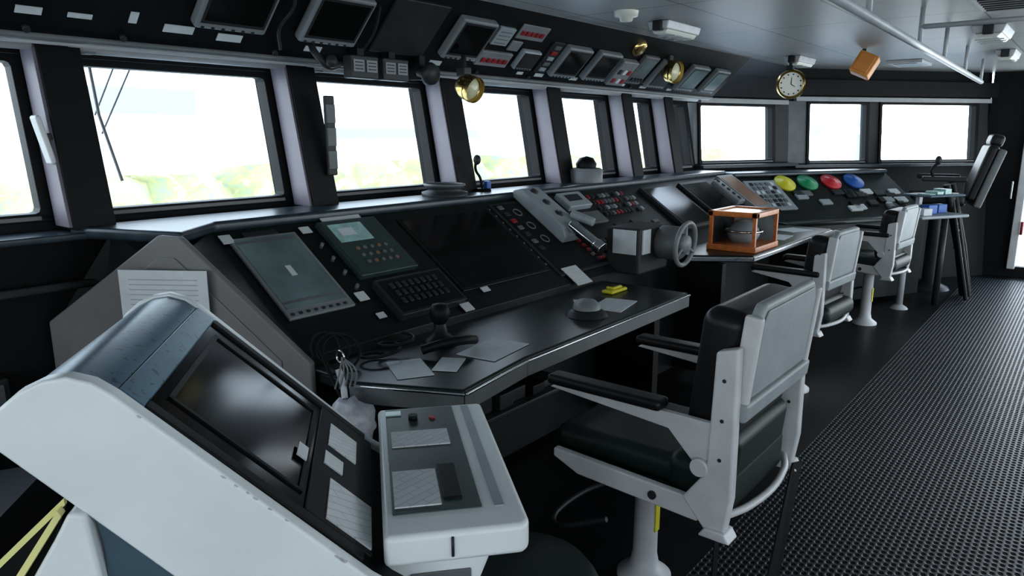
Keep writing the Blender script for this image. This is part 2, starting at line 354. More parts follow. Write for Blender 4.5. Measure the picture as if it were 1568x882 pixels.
def gauge(nm,c,r,ax,face,hands):
    grp(nm,c); ax=Vector(ax).normalized(); c=Vector(c)
    lathe('bezel',[(r*.8,.0),(r*1.0,.005),(r*1.02,.02),(r*.98,.04)],c,M_brass,ax)
    lathe('body',[(r*.98,.0),(r*.98,-.03),(r*.7,-.07),(r*.2,-.09),(0.001,-.09)],c,M_brass,ax)
    if hands: lathe('face',[(0.001,.01),(r*.82,.01)],c,face,ax)
    else: lathe('lamp_glass',[(0.001,.035),(r*.4,.03),(r*.7,.018),(r*.84,.004)],c,face,ax)
    if hands:
        cyl('hand_1',c+ax*.014,c+ax*.014+Vector((0,0,r*.6)),.003,M_black,seg=6)
        cyl('hand_2',c+ax*.014,c+ax*.014+Vector((r*.25,-r*.25,-r*.2)),.003,M_black,seg=6)
        u=ax.orthogonal().normalized(); v=ax.cross(u)
        for k in range(12):
            q=c+ax*.012+(u*math.cos(k*math.pi/6)+v*math.sin(k*math.pi/6))*r*.68
            cyl('hour_mark',q,q+ax*.003,r*.05,M_black,seg=8)
    p=c-ax*.05
    cyl('stem',p,p+Vector((0,.0,.30 if c.z>2 else .16)),.014,M_dgrey)
    box('stem_clamp',(p.x-.03,p.x+.03),(p.y-.03,p.y+.03),(c.z+r*.9,c.z+r*.9+.05),M_dgrey,.006)
gauge('brass_bulkhead_lamp',(3.0,2.70,1.86),.070,(.0,-1,-.35),M_lampface,False)
gauge('brass_bulkhead_lamp',(5.3,2.66,2.09),.085,(-.1,-1,-.2),M_lampface,False)
gauge('brass_wall_clock',(6.70,2.22,2.05),.125,(-.8,-.5,-.1),M_face,True)
# ---------------------------------------------------------------- main console
SL=frame((0,2.72,1.24),(1,0,0),(0,.828,.561))
grp('bridge_console',(3.5,2.4,0))
prism('body',[(2.12,.04),(2.12,.835),(2.72,1.24),(2.98,1.24),(2.98,.04)],1.46,6.6,M_console,bevel=.004)
def pathslab(nm,pts_in,pts_out,z0,z1,m,bevel=.01):
    r_=pts_in+pts_out[::-1]
    return loft(nm,[(p[0],p[1],z0) for p in r_],[(p[0],p[1],z1) for p in r_],m,bevel,3)
pathslab('top_ledge',[(1.24,2.50),(1.48,2.70),(6.6,2.72)],[(1.05,2.98),(1.4,3.0),(6.6,3.0)],1.235,1.28,M_ledge,.015)
box('plinth',(1.5,6.6),(2.2,2.98),(0,.05),M_black)
e0=Vector((1.45,2.05));e1=Vector((.995,3.07)); eN=Vector((-.913,-.407,0))
def ep(t,z,o=0):
    q=e0+(e1-e0)*t; return (q.x+eN.x*o,q.y+eN.y*o,z)
prof=[(0,0),(0,.84),(.44,1.265),(.52,1.268),(1,.916),(1,0)]
loft('end_plate',[ep(t,z,0) for t,z in prof],[ep(t,z,.03) for t,z in prof],M_consgrey,.008)
prof2=[(.1,.05),(.1,.84),(.46,1.19),(.52,1.19),(.92,.88),(.92,.05)]
loft('end_plate_inset',[ep(t,z,.03) for t,z in prof2],[ep(t,z,.036) for t,z in prof2],M_consgrey,.003)
loft('end_wedge',[(1.45,2.05,0),(1.45,2.05,.8),(1.26,2.49,1.22),(1.2,2.98,1.24),(1.0,3.07,.9),(1.0,3.07,0)],[(1.47,2.12,0),(1.47,2.12,.835),(1.47,2.72,1.24),(1.47,2.98,1.24),(1.47,3.0,.9),(1.47,3.0,0)],M_console)
CUR[0]=SL
def scr(nm,x0,x1,Y0,Y1,mf,ms,h=.012,b=.018,keys=0):
    y0=(Y0-2.72)/.828;y1=(Y1-2.72)/.828
    box(nm+'_bezel',(x0,x1),(y0,y1),(0,h),mf,.005)
    box(nm+'_glass',(x0+b,x1-b),(y0+b+(.03 if keys else 0),y1-b),(h-.001,h+.002),ms)
    for k in range(keys):
        xx=x0+b+k*(x1-x0-2*b)/keys; box(nm+'_key',(xx,xx+.014),(y0+.012,y0+.024),(h,h+.006),M_dgrey,.002)
    return y0,y1
scr('chart_display',1.50,1.81,2.27,2.66,M_bezel,M_screenl,.015,.016,8)
box('chart_display_window',(1.64,1.665),(-.33,-.27),(.016,.019),M_paper)
box('chart_display_menu',(1.52,1.79),(-.115,-.10),(.016,.018),M_mid)
box('chart_display_status',(1.52,1.79),(-.47,-.455),(.016,.018),M_mid)
box('display_maker_plate',(1.58,1.74),(-.065,-.035),(.0,.008),M_dgrey,.003)
scr('radar_unit',1.93,2.26,2.38,2.68,M_panelgrn,M_panelgrn,.03,.01)
box('radar_lcd',(1.965,2.15),(-.20,-.08),(.03,.034),M_cyan)
box('radar_lcd_block',(2.0,2.08),(-.16,-.11),(.034,.0345),M_paper)
for i in range(5):
    for j in range(3): cyl('radar_key',(2.02+i*.04,-.25-j*.045,.03),(2.02+i*.04,-.25-j*.045,.038),.009,M_dimor if (i+j)%3==0 else M_mid,seg=12)
scr('keypad_unit',1.95,2.34,2.16,2.34,M_dgrey,M_black,.04,.015)
for i in range(8):
    for j in range(3): box('keypad_key',(2.0+i*.036,2.02+i*.036),(-.62+j*.045,-.59+j*.045),(.041,.05),M_dgrey,.003)
scr('plot_display',2.40,3.08,2.22,2.67,M_console,M_screen,.008,.02)
for x,Y,w,h in[(1.47,2.66,.05,.05),(1.98,2.70,.22,.03),(1.84,2.30,.05,.05),(2.3,2.14,.06,.05),(1.84,2.66,.05,.04),(3.16,2.15,.14,.14),(2.5,2.2,.05,.03),(1.86,2.2,.04,.03)]:
    y=(Y-2.72)/.828; box('label',(x,x+w),(y-h/2,y+h/2),(.012,.016),M_print if w>.12 else M_paper)
for k in range(4): cyl('toggle',(1.88,-.18-k*.09,0),(1.88,-.18-k*.09,.025),.008,M_mid,seg=10)
for k in range(9): box('edge_stud',(3.095,3.105),(-.08-k*.06,-.07-k*.06),(0,.006),M_mid)
scr('throttle_panel',3.12,3.66,2.17,2.69,M_dgrey,M_black,.01,.02)
prism('throttle_housing',[(.02,.01),(.02,.05),(-.02,.09),(-.38,.10),(-.44,.06),(-.44,.01)],3.38,3.56,M_grey,bevel=.010)
for k in range(3): lathe('throttle_dial',[(.028,0),(.026,.008),(.001,.01)],(3.47,-.06-k*.11,.09+.003*k),M_dgrey)
cyl('throttle_grip_1',(3.44,-.40,.11),(3.43,-.60,.13),.034,M_chrome,bevel=.004)
cyl('throttle_grip_1_cap',(3.43,-.60,.13),(3.43,-.65,.134),.039,M_chrome,bevel=.004)
cyl('throttle_grip_2',(3.53,-.32,.12),(3.56,-.46,.16),.026,M_grey,bevel=.006)
for i in range(4):
    for j in range(5):
        c=random.choice([M_red,M_mid,M_dgrey,M_red,M_dgrey])
        box('switch',(3.53+i*.03,3.55+i*.03),(-.62+j*.04,-.60+j*.04),(.01,.025),c,.002)
for j in range(7): box('switch_left',(3.16,3.20),(-.46+j*.06,-.43+j*.06),(.01,.02),random.choice([M_dgrey,M_mid,M_red,M_dgrey]),.003)
for j in range(3): ring('gauge_ring',(3.28,-.14-j*.12,.015),.028,.004,M_mid)
scr('alarm_panel',3.70,4.70,2.19,2.70,M_dgrey,M_console,.008,.01)
box('radio_unit',(3.74,4.0),(-.19,-.05),(.008,.05),M_grey,.008); box('radio_lcd',(3.79,3.94),(-.14,-.08),(.05,.053),M_dgrey)
box('radio_unit_b',(3.82,4.02),(-.34,-.23),(.008,.03),M_mid,.006)
for i in range(12):
    for j in range(4):
        if random.random()<.75:
            c=random.choice([M_red,M_red,M_mid,M_grey,M_dgrey,M_dgrey])
            box('alarm_key',(4.08+i*.048,4.11+i*.048),(-.28+j*.06,-.25+j*.06),(.008,.022),c,.002)
for i in range(5): box('lower_key',(3.75+i*.06,3.79+i*.06),(-.5,-.47),(.008,.02),random.choice([M_red,M_dgrey,M_mid]),.002)
for k in range(10):
    x=random.uniform(4.05,4.55);y=random.uniform(-.56,-.36); box('panel_item',(x,x+.08),(y,y+.03),(.008,.018),random.choice([M_mid,M_dgrey,M_paper,M_dgrey]),.002)
scr('nav_display_a',4.82,5.34,2.26,2.67,M_dgrey,M_screen,.03,.03)
scr('nav_display_b',5.46,5.98,2.26,2.67,M_dgrey,M_screen,.03,.03)
box('chart_lamp',(6.05,6.2),(-.4,-.1),(0,.05),M_bezel,.01)
for j in range(5): cyl('lamp_knob',(6.12,-.36+j*.06,.05),(6.12,-.36+j*.06,.06),.018,M_dgrey,seg=12)
scr('nav_display_c',6.22,6.56,2.28,2.68,M_bezel,M_dimor,.05,.035)
CUR[0]=I4
def desk(nm,pl,z,m=M_desk,th=.045,bv=.012):
    return loft(nm,[(x,y,z-th) for x,y in pl],[(x,y,z) for x,y in pl],m,bv,3)
desk('worktop_near',[(1.46,2.14),(1.46,1.88),(1.64,1.52),(2.05,1.58),(3.48,1.60),(3.48,2.2),(1.5,2.2)],.80)
def strip(nm,pts,z0,z1,o,m):
    for (ax,ay),(bx,by) in zip(pts,pts[1:]):
        d=Vector((bx-ax,by-ay)).normalized(); n=Vector((d.y,-d.x))*o
        loft(nm,[(ax,ay,z0),(bx,by,z0),(bx,by,z1),(ax,ay,z1)],[(ax+n.x,ay+n.y,z0),(bx+n.x,by+n.y,z0),(bx+n.x,by+n.y,z1),(ax+n.x,ay+n.y,z1)],m,.003)
strip('worktop_edge',[(1.46,1.88),(1.64,1.52),(2.05,1.58),(3.48,1.60)],.725,.785,.006,M_mid)
strip('worktop_edge_chrome',[(1.47,1.86),(1.64,1.515),(2.05,1.575),(3.48,1.595)],.782,.792,.008,M_chrome)
desk('worktop_far',[(4.32,2.15),(4.32,1.99),(4.55,1.66),(6.3,1.66),(6.3,2.15)],.85)
strip('worktop_far_trim',[(4.32,1.99),(4.55,1.66),(6.3,1.66)],.812,.84,.008,M_chrome)
box('knee_panel_a',(1.6,1.66),(1.75,2.15),(.05,.76),M_black); box('knee_panel_b',(3.4,3.46),(1.75,2.15),(.05,.76),M_black)
box('knee_panel_c',(4.4,4.46),(1.8,2.15),(.05,.8),M_black); box('knee_panel_d',(6.2,6.26),(1.8,2.15),(.05,.8),M_black)
box('under_shelf',(1.7,2.4),(1.58,2.1),(.60,.62),M_dgrey,.005)
for k in range(6): box('binder',(1.72+k*.10,1.80+k*.10),(1.60+.02*(k%2),1.95),(.62,.70-.01*k),random.choice([M_dgrey,M_black,M_dgrey]),.004)
box('helm_box',(3.62,3.98),(1.98,2.2),(.82,1.09),M_dgrey,.015)
box('helm_notice',(3.612,3.62),(2.0,2.15),(.94,1.08),M_paper)
box('helm_notice_front',(3.65,3.74),(1.972,1.98),(.94,1.08),M_paper)
grp('steering_wheel',(3.9,1.9,1.0))
ring('rim',(3.88,1.82,.99),.125,.014,M_bezel,(0,1,0.1)); cyl('shaft',(3.88,1.82,.99),(3.88,1.98,.99),.03,M_chrome)
lathe('drum',[(.001,.02),(.085,.02),(.10,.04),(.10,.15),(.09,.16)],(3.88,1.82,.99),M_mid,(0,1,0))
lathe('hub',[(.001,-.02),(.05,-.015),(.06,.02),(.03,.04)],(3.88,1.82,.99),M_bezel,(0,1,0))
for a in(90,210,330): cyl('spoke',(3.88,1.82,.99),(3.88+.125*math.cos(math.radians(a)),1.82,.99+.125*math.sin(math.radians(a))),.009,M_bezel,seg=10)
grp('boxed_compass',(4.85,1.85,.85))
box('base',(4.63,5.07),(1.68,2.02),(.85,.89),M_wood,.006)
for nm,x,y in(('top_rail_front',(4.63,5.07),(1.68,1.72)),('top_rail_back',(4.63,5.07),(1.98,2.02)),('top_rail_left',(4.63,4.67),(1.68,2.02)),('top_rail_right',(5.03,5.07),(1.68,2.02))): box(nm,x,y,(1.08,1.115),M_wood,.005)
box('top_glass',(4.66,5.04),(1.71,1.99),(1.10,1.106),M_screenl)
for x in(4.65,5.05):
    for y in(1.70,2.0): box('corner_post',(x-.011,x+.011),(y-.011,y+.011),(.885,1.085),M_wood)
box('rear_pane',(4.66,5.04),(1.995,2.0),(.885,1.085),M_dgrey); box('side_pane',(5.045,5.05),(1.71,1.99),(.885,1.085),M_grey)
lathe('compass_bowl',[(.001,.0),(.08,.0),(.11,.06),(.10,.10),(.06,.14),(.001,.15)],(4.85,1.85,.885),M_grey)
lathe('compass_card',[(.001,.01),(.06,.0)],(4.85,1.85,1.035),M_face); ring('gimbal_ring',(4.85,1.85,.97),.125,.008,M_chrome)
# ---------------------------------------------------------------- corner console along facets
grp('chart_console',(7.3,2.2,0))
p0=Vector((6.62,2.66,0));p1=Vector((8.35,1.72,0));d=(p1-p0).normalized();n=Vector((d.y,-d.x,0)); L=(p1-p0).length
CUR[0]=frame(p0,d,-n,(0,0,1))
prism('cabinet',[(-.52,.05),(-.52,.86),(0,1.22),(.25,1.22),(.25,.05)],0,L,M_console,bevel=.004)
box('ledge',(0,L),(-.02,.28),(1.22,1.26),M_ledge,.012)
box('shelf',(0.05,L-.25),(-.68,-.5),(.82,.86),M_desk,.01)
CUR[0]=CUR[0]@frame((0,0,1.22),(1,0,0),(0,.822,.569))
box('white_matrix',(.05,.42),(-.5,-.08),(0,.02),M_grey,.005)
for i in range(5):
    for j in range(6): box('matrix_key',(.09+i*.06,.125+i*.06),(-.46+j*.06,-.42+j*.06),(.02,.03),random.choice([M_dgrey,M_mid,M_paper]),.003)
for x,c in((.52,M_yellow),(.80,M_green),(1.10,M_redb),(1.40,M_blue)):
    lathe('colour_disc',[(.001,.05),(.03,.05),(.035,.04),(.105,.03),(.11,.015),(.10,.0)],(x,-.13,0),c)
for k in range(26):
    x=random.uniform(.5,L-.2);y=random.uniform(-.60,-.30);w_=random.uniform(.05,.16)
    box('panel_item',(x,x+w_),(y,y+.07),(0,.02),random.choice([M_grey,M_dgrey,M_paper,M_mid,M_black]),.004)
CUR[0]=I4
# loose papers
grp('paper_sheets',(2,1.8,.8))
def sheet(c,w,h,a,m=M_paper):
    CUR[0]=Matrix.Translation(c)@Matrix.Rotation(math.radians(a),4,'Z'); box('sheet',(-w/2,w/2),(-h/2,h/2),(0,.003),m); CUR[0]=I4
sheet((1.68,1.82,.801),.20,.13,60); sheet((1.80,1.74,.802),.15,.09,30); sheet((2.05,1.74,.801),.26,.17,8)
sheet((2.98,1.76,.801),.26,.16,12,M_print); sheet((2.0,1.98,.801),.1,.08,20); sheet((2.92,1.90,.801),.14,.08,40)
grp('loose_charts',(5.6,1.85,.85))
sheet((5.5,1.85,.851),.3,.2,5); sheet((6.0,1.88,.851),.26,.2,-20)
grp('wall_notice',(1.0,2.5,1.1))
CUR[0]=frame((1.03,2.68,1.0),Vector((.38,-.55,0)),(0,0,1)); box('notice_sheet',(.065,.385),(-.08,.155),(0,.004),M_paper)
for k in range(6): box('notice_line',(.10,.35),(.03+.018*k,.033+.018*k),(.004,.0045),M_grey)
CUR[0]=I4
grp('trackball',(2.8,1.7,.8))
lathe('base',[(.001,.03),(.06,.03),(.09,.015),(.10,0)],(2.74,1.76,.80),M_dgrey); lathe('ball',[(.065,.03),(.062,.05),(.04,.07),(.001,.078)],(2.74,1.76,.80),M_bezel)
grp('tape_measure',(3.25,1.93,.8)); box('body',(3.17,3.33),(1.88,1.95),(.80,.82),M_yellow,.01); box('lid',(3.2,3.29),(1.89,1.94),(.82,.835),M_yellow,.008); box('tape_mark',(3.21,3.27),(1.9,1.93),(.835,.838),M_black)
grp('joystick',(1.95,1.98,.8))
lathe('boot',[(.07,0),(.06,.02),(.03,.04),(.022,.09)],(1.98,1.96,.804),M_blackvinyl); lathe('knob',[(.022,.08),(.035,.10),(.042,.13),(.03,.16),(.001,.165)],(1.98,1.96,.80),M_black)
grp('telephone_handset',(1.8,1.9,.8))
tube('handset_cord',[(1.64+.07*math.cos(t*.8)*(1-.02*t)+.01*t,1.98+.05*math.sin(t*.8),.815+.003*t) for t in range(18)],.006,M_black)
tube('handset',[(1.80,1.88,.83),(1.87,1.83,.85),(1.95,1.80,.85),(2.03,1.82,.83)],.018,M_black)
grp('headset_cable_coil',(1.5,2.0,.9))
for k in range(3): ring('loop_%d'%k,(1.50+.02*k,2.06-.02*k,.88-.01*k),.05+.008*k,.005,M_black,(-.3,-.8,.4+.1*k),10)
tube('cable',[(1.47,2.05,.88),(1.44,1.96,.82),(1.42,1.88,.76),(1.42,1.82,.70)],.006,M_black)
grp('key_bunch',(1.40,1.8,.85))
for k in range(5): tube('key_%d'%k,[(1.42,1.86,.90),(1.40+.010*k,1.85-.008*k,.86),(1.385+.012*k,1.86-.010*k,.80)],.003,M_bezel)
ring('key_ring',(1.42,1.87,.90),.02,.003,M_chrome,(1,0,0),10)
grp('plastic_bag',(1.40,1.80,.7))
blob('bag',(1.40,1.81,.69),(.085,.07,.085),M_bag,.14,3)
tube('bag_neck',[(1.40,1.83,.77),(1.41,1.85,.81),(1.41,1.87,.86)],.011,M_bag)
# things on ledge
grp('bearing_compass',(2.9,2.9,1.28))
lathe('bowl',[(.13,0),(.13,.02),(.09,.03),(.11,.045),(.11,.055),(.001,.055)],(2.95,2.86,1.28),M_dgrey); ring('ring',(2.95,2.86,1.34),.11,.008,M_mid)
grp('dome_lamp',(4.4,2.9,1.28))
lathe('base',[(.12,0),(.12,.09),(.10,.10)],(4.42,2.87,1.28),M_bezel); lathe('dome',[(.07,.10),(.075,.13),(.05,.17),(.001,.185)],(4.42,2.87,1.28),M_black)
grp('microphone_stand',(3.3,2.9,1.28))
lathe('foot',[(.001,.02),(.05,.015),(.055,0)],(3.32,2.9,1.28),M_black); tube('neck',[(3.32,2.9,1.29),(3.30,2.9,1.36),(3.26,2.9,1.41),(3.24,2.88,1.46)],.008,M_black); blob('head',(3.24,2.87,1.47),(.022,.022,.03),M_dgrey,.02); box('blue_clip',(3.33,3.37),(2.87,2.9),(1.28,1.34),M_blue,.005)
grp('window_telephone',(2.2,3.0,1.6))
box('cradle',(2.215,2.27),(2.93,2.95),(1.42,1.80),M_dgrey,.006)
for z in(1.45,1.56,1.67): box('tag',(2.215,2.265),(2.92,2.93),(z,z+.09),M_mid,.004)
grp('window_handle',(1.02,2.98,1.6)); CUR[0]=Matrix.Translation((1.03,3.02,1.60))@Matrix.Rotation(math.radians(-12),4,'Y'); box('lever',(-.02,.0),(-.035,.03),(-.09,.09),M_cream,.012,4); box('pivot',(-.005,.02),(-.015,.015),(-.02,.02),M_dgrey,.004); CUR[0]=I4
grp('window_wiper',(1.4,3.3,1.6))
tube('arm',[(1.36,3.42,2.0),(1.36,3.36,1.7),(1.40,3.3,1.42)],.007,M_bezel,smooth=False)
tube('cable_1',[(1.40,3.45,1.62),(1.62,3.5,2.0)],.004,M_bezel,smooth=False); tube('cable_2',[(1.38,3.45,1.7),(1.52,3.5,1.95)],.004,M_bezel,smooth=False)
# ---------------------------------------------------------------- foreground radar cabinet
w=Vector((.643,.766,0));g=Vector((.766,-.643,0))
CAB=frame((0,0,0),g,w,(0,0,1))
grp('radar_display_cabinet',(.75,1.3,0)); CUR[0]=CAB
side=[(-.60,1.150),(-.598,1.172),(-.575,1.205),(-.545,1.23),(-.51,1.246),(-.475,1.25),(-.44,1.238),(-.41,1.215),(-.02,.835),(.04,.79),(.04,.62),(-.10,.62),(-.27,.80)]
prism('side_panel_near',side,1.18,1.215,M_white,axis='y',bevel=.006,seg=3)
prism('side_panel_far',side,1.79,1.82,M_white,axis='y',bevel=.006,seg=3)
for k in range(10):
    t=random.random(); cx=-.40+.34*t; cz=1.203-.33*t-random.uniform(.001,.004)
    s=random.uniform(.002,.005)
    pts=[(cx+s*1.4*math.cos(a)*random.uniform(.5,1.4)+s*.3*math.sin(a),cz+s*.45*math.sin(a)*random.uniform(.5,1.4)-s*1.0*math.cos(a)) for a in[j*math.pi/4 for j in range(8)]]
    prism('paint_chip',pts,1.1793,1.181,M_chip,axis='y')
hood=[(-.59,1.14),(-.59,1.17),(-.57,1.2),(-.54,1.225),(-.51,1.24),(-.475,1.244),(-.44,1.232),(-.415,1.212),(-.44,1.18)]
prism('hood',hood,1.215,1.79,M_hood,axis='y',bevel=.002)
inner=[(-.44,1.20),(-.405,1.195),(-.02,.815),(.04,.77),(.04,.62),(-.10,.62),(-.27,.80),(-.59,1.14)]
prism('casing',inner,1.215,1.79,M_black,axis='y')
s0=Vector((-.415,0,1.212)); sd=Vector((.395,0,-.377)).normalized()
sn=Vector((.377,0,.395)).normalized()
CUR[0]=CAB@frame(s0,(0,1,0),-sd,sn)
box('bezel_top',(1.215,1.79),(-.05,.0),(-.01,.004),M_hood,.004)
box('bezel_left',(1.215,1.245),(-.52,-.05),(-.01,.006),M_black,.003); box('bezel_right',(1.76,1.79),(-.52,-.05),(-.01,.006),M_black,.003)
box('screen_glass',(1.245,1.76),(-.38,-.05),(-.004,.0),M_screen)
box('inner_frame_a',(1.30,1.31),(-.37,-.07),(0,.004),M_black); box('inner_frame_b',(1.70,1.71),(-.37,-.07),(0,.004),M_black)
box('inner_frame_c',(1.30,1.71),(-.08,-.07),(0,.004),M_black); box('inner_frame_d',(1.30,1.71),(-.37,-.36),(0,.004),M_black)
box('control_strip',(1.245,1.76),(-.54,-.38),(-.004,.006),M_black,.003)
for x,y,ww,h in[(1.26,-.48,.16,.11),(1.47,-.43,.06,.05),(1.57,-.45,.12,.08),(1.42,-.35,.06,.025)]:
    box('label',(x,x+ww),(y-h/2,y+h/2),(.006,.009),M_print if ww>.1 else M_paper)
CUR[0]=CAB
tray=[(.0,1.24),(.27,1.24),(.285,1.26),(.285,1.90),(.0,1.90)]
prism('tray',tray,.815,.88,M_white,axis='z',bevel=.018,seg=4)
box('tray_panel',(.02,.20),(1.32,1.88),(.88,.884),M_panelgrn,.002)
box('tray_groove',(.225,.245),(1.32,1.88),(.88,.882),M_grey)
box('tray_label_1',(.025,.12),(1.34,1.50),(.884,.887),M_print); box('tray_label_2',(.03,.17),(1.63,1.72),(.884,.887),M_print); box('tray_label_3',(.02,.06),(1.83,1.86),(.884,.887),M_cyan)
box('tray_recess',(.125,.165),(1.36,1.52),(.882,.888),M_black,.004)
cyl('tray_knob',(.09,1.80,.884),(.09,1.80,.897),.012,M_black); cyl('tray_knob_2',(.14,1.80,.884),(.14,1.80,.889),.008,M_red)
prism('tray_bracket',[(.0,.82),(.22,.82),(.19,.745),(.16,.71),(.02,.69)],1.28,1.34,M_white,axis='y',bevel=.01)
box('bracket_recess',(.05,.17),(1.275,1.28),(.745,.775),M_mid,.004)
cyl('seam_pin',(.13,1.238,.83),(.13,1.238,.87),.003,M_dgrey,seg=8)
prism('pedestal',[(-.44,.0),(-.44,.93),(-.40,.95),(-.12,.64),(.06,.64),(.06,.0)],1.24,1.76,M_black,axis='y')
prism('kick_panel',[(-.456,.0),(-.456,.95),(-.465,1.01),(-.27,.79),(-.1,.61),(-.1,.0)],1.19,1.235,M_bluegrey,axis='y',bevel=.003)
prism('kick_rim',[(-.62,.0),(-.62,.78),(-.60,.84),(-.563,.91),(-.52,.98),(-.495,1.025),(-.47,1.02),(-.465,.98),(-.456,.9),(-.456,.0)],1.17,1.235,M_white,axis='y',bevel=.008,seg=3)
CUR[0]=I4
grp('safety_locker',(.4,2.2,0)); CUR[0]=CAB
prism('body',[(-1.4,.0),(-1.4,.70),(-.86,.76),(-.86,.0)],1.30,2.0,M_black,axis='y')
prism('yellow_edge',[(-.80,.755),(-.505,1.03),(-.505,1.042),(-.80,.768)],1.19,1.2,M_paleyel,axis='y')
prism('yellow_edge_b',[(-.68,.76),(-.505,1.02),(-.51,1.03),(-.69,.765)],1.172,1.19,M_paleyel,axis='y')
prism('lid_panel',[(-.80,.755),(-.505,1.03),(-.62,.74)],1.192,1.198,M_black,axis='y')
box('label_1',(-1.33,-1.27),(1.80,1.83),(.76,.79),M_paper); box('label_2',(-1.22,-1.18),(1.9,1.93),(.76,.80),M_paper)
CUR[0]=I4
grp('wall_switch_box',(.9,3.0,.75)); box('body',(.62,.80),(3.0,3.1),(.62,.75),M_dgrey,.01); box('door',(.64,.78),(2.99,3.0),(.64,.73),M_mid,.004)
# ---------------------------------------------------------------- chairs
def chair(nm,loc,yaw,zb=1.15,yb=.38,seat=.60,strap=False,hw=.27,ct=.13):
    grp(nm,loc); CUR[0]=Matrix.Translation(loc)@Matrix.Rotation(math.radians(yaw),4,'Z')
    ds=seat-.60; q=hw-.045
    lathe('pedestal',[(.10,0),(.10,.015),(.055,.05),(.045,.10),(.042,.44+ds),(.06,.45+ds),(.06,.50+ds),(.001,.50+ds)],(0,0,0),M_cream)
    box('seat_base',(-.20,.20),(-.22,.22),(.49+ds,.515+ds),M_dgrey,.005)
    box('seat_cushion',(-.235,.235),(-.26,.26),(.51+ds,.62+ds),M_vinyl,.045,5)
    box('seat_bolster',(-q+.01,q-.01),(-yb-.02,-.18),(.47+ds,.64+ds),M_vinyl,.045,5)
    for s in(-1,1):
        x0=s*hw; t='l' if s<0 else 'r'
        pl=[(-yb+.02,zb-.14),(-yb-.045,zb-.12),(-yb-.05,seat-.02),(-yb-.035,seat-.13),(-yb+.02,seat-.14),(-yb+.10,seat-.05),(-yb+.03,seat+.05)]
        prism('side_bracket_'+t,pl,x0-.022,x0+.022,M_cream,bevel=.008,seg=3)
        prism('bracket_foot_'+t,[(-yb-.06,seat-.15),(-yb+.04,seat-.15),(-yb+.02,seat-.12),(-yb-.04,seat-.12)],x0-.035,x0+.035,M_cream,bevel=.006)
        prism('seat_rail_'+t,[(-yb+.05,seat-.05),(-yb+.05,seat-.12),(.10,seat-.10),(.20,seat-.06),(.20,seat-.03)],x0-.015,x0+.015,M_cream,bevel=.006)
        prism('arm_bracket_'+t,[(-yb+.0,seat+.12),(-yb+.0,seat+.20),(.18,seat+.205),(.22,seat+.185),(-yb+.16,seat+.15),(-yb+.06,seat+.05)],x0-.012,x0+.012,M_cream,bevel=.004)
        box('arm_pad_'+t,(x0-.035,x0+.035),(-.20,.22),(seat+.20,seat+.235),M_blackvinyl,.014,4)
        cyl('pivot_'+t,(x0-.03,-yb+.05,seat+.06),(x0+.03,-yb+.05,seat+.06),.028,M_cream,bevel=.004)
        cyl('rail_bolt_'+t,(x0-.022,-yb+.2,seat-.08),(x0+.022,-yb+.2,seat-.08),.014,M_dgrey)
        for zz in(.10,.22,.34): cyl('bracket_screw_'+t,(x0-.0235,-yb-.01,seat+zz),(x0+.0235,-yb-.01,seat+zz),.006,M_dgrey,seg=10)
    base=CUR[0]; CUR[0]=base@Matrix.Translation((0,-yb,zb-.30))@Matrix.Rotation(math.radians(6),4,'X')
    pf=[(-q,0),(q,0),(q+.01,.02),(q,.26),(q-.035,.30),(-q+.035,.30),(-q,.26),(-q-.01,.02)]
    prism('back_shell',pf,-.05,-.015,M_shell,axis='y',bevel=.012,seg=3)
    pf2=[(-q+.015,.03),(q-.015,.03),(q-.02,.245),(q-.045,.28),(-q+.045,.28),(-q+.02,.245)]
    prism('back_shell_panel',pf2,-.056,-.05,M_shell,axis='y',bevel=.004)
    box('back_cushion',(-q+.0,q-.0),(-.02,ct),(-.16,.26),M_blackvinyl,.05,5)
    box('back_band',(-hw+.015,hw-.015),(-.068,-.03),(-.045,.015),M_shell,.012,4)
    box('lumbar_cushion',(-q+.02,q-.02),(-.045,.06),(-.30,-.12),M_vinyl,.04,5)
    for s in(-1,1): box('corner_guard',(s*(q+.01)-.014,s*(q+.01)+.014),(-.062,-.01),(.0,.27),M_cream,.008)
    CUR[0]=base
    tube('rear_rod',[(-hw,-yb-.0,seat-.10),(-.15,-yb-.05,seat-.10),(.15,-yb-.05,seat-.10),(hw,-yb,seat-.10)],.012,M_cream)
    tube('foot_ring',[(-.20,.05,.30),(-.22,.25,.22),(0,.33,.2),(.22,.25,.22),(.20,.05,.30)],.01,M_dgrey)
    box('slide_rail',(-.05,.05),(-.1,.2),(.47+ds,.49+ds),M_mid,.004)
    box('rating_label',(-.015,.015),(-.047,-.042),(.2,.32),M_yellow)
    if strap:
        A=[(.27,-.42,.48),(.31,-.44,.48),(.03,-.46,.012),(-.05,-.44,.012)]
        loft('seat_strap',A,[(x,y-.006,z) for x,y,z in A],M_black)
        box('seat_strap_b',(-.09,-.05),(-.30,-.296),(.03,.5),M_black)
    CUR[0]=I4
chair('helm_chair',(2.195,1.13,0),0,1.16,.38,strap=True,hw=.30)
chair('helm_chair',(4.60,1.36,0),-4,1.07,.18,hw=.25,ct=.12)
chair('helm_chair',(6.68,1.42,0),-4,1.05,.2,hw=.25,ct=.12)
grp('round_stool',(1.35,1.05,0))
lathe('pedestal',[(.16,0),(.15,.02),(.04,.05),(.04,.42)],(1.35,1.05,0),M_dgrey); lathe('cushion',[(.001,.40),(.17,.40),(.20,.42),(.205,.46),(.18,.495),(.10,.505),(.001,.507)],(1.35,1.05,0),M_vinyl)
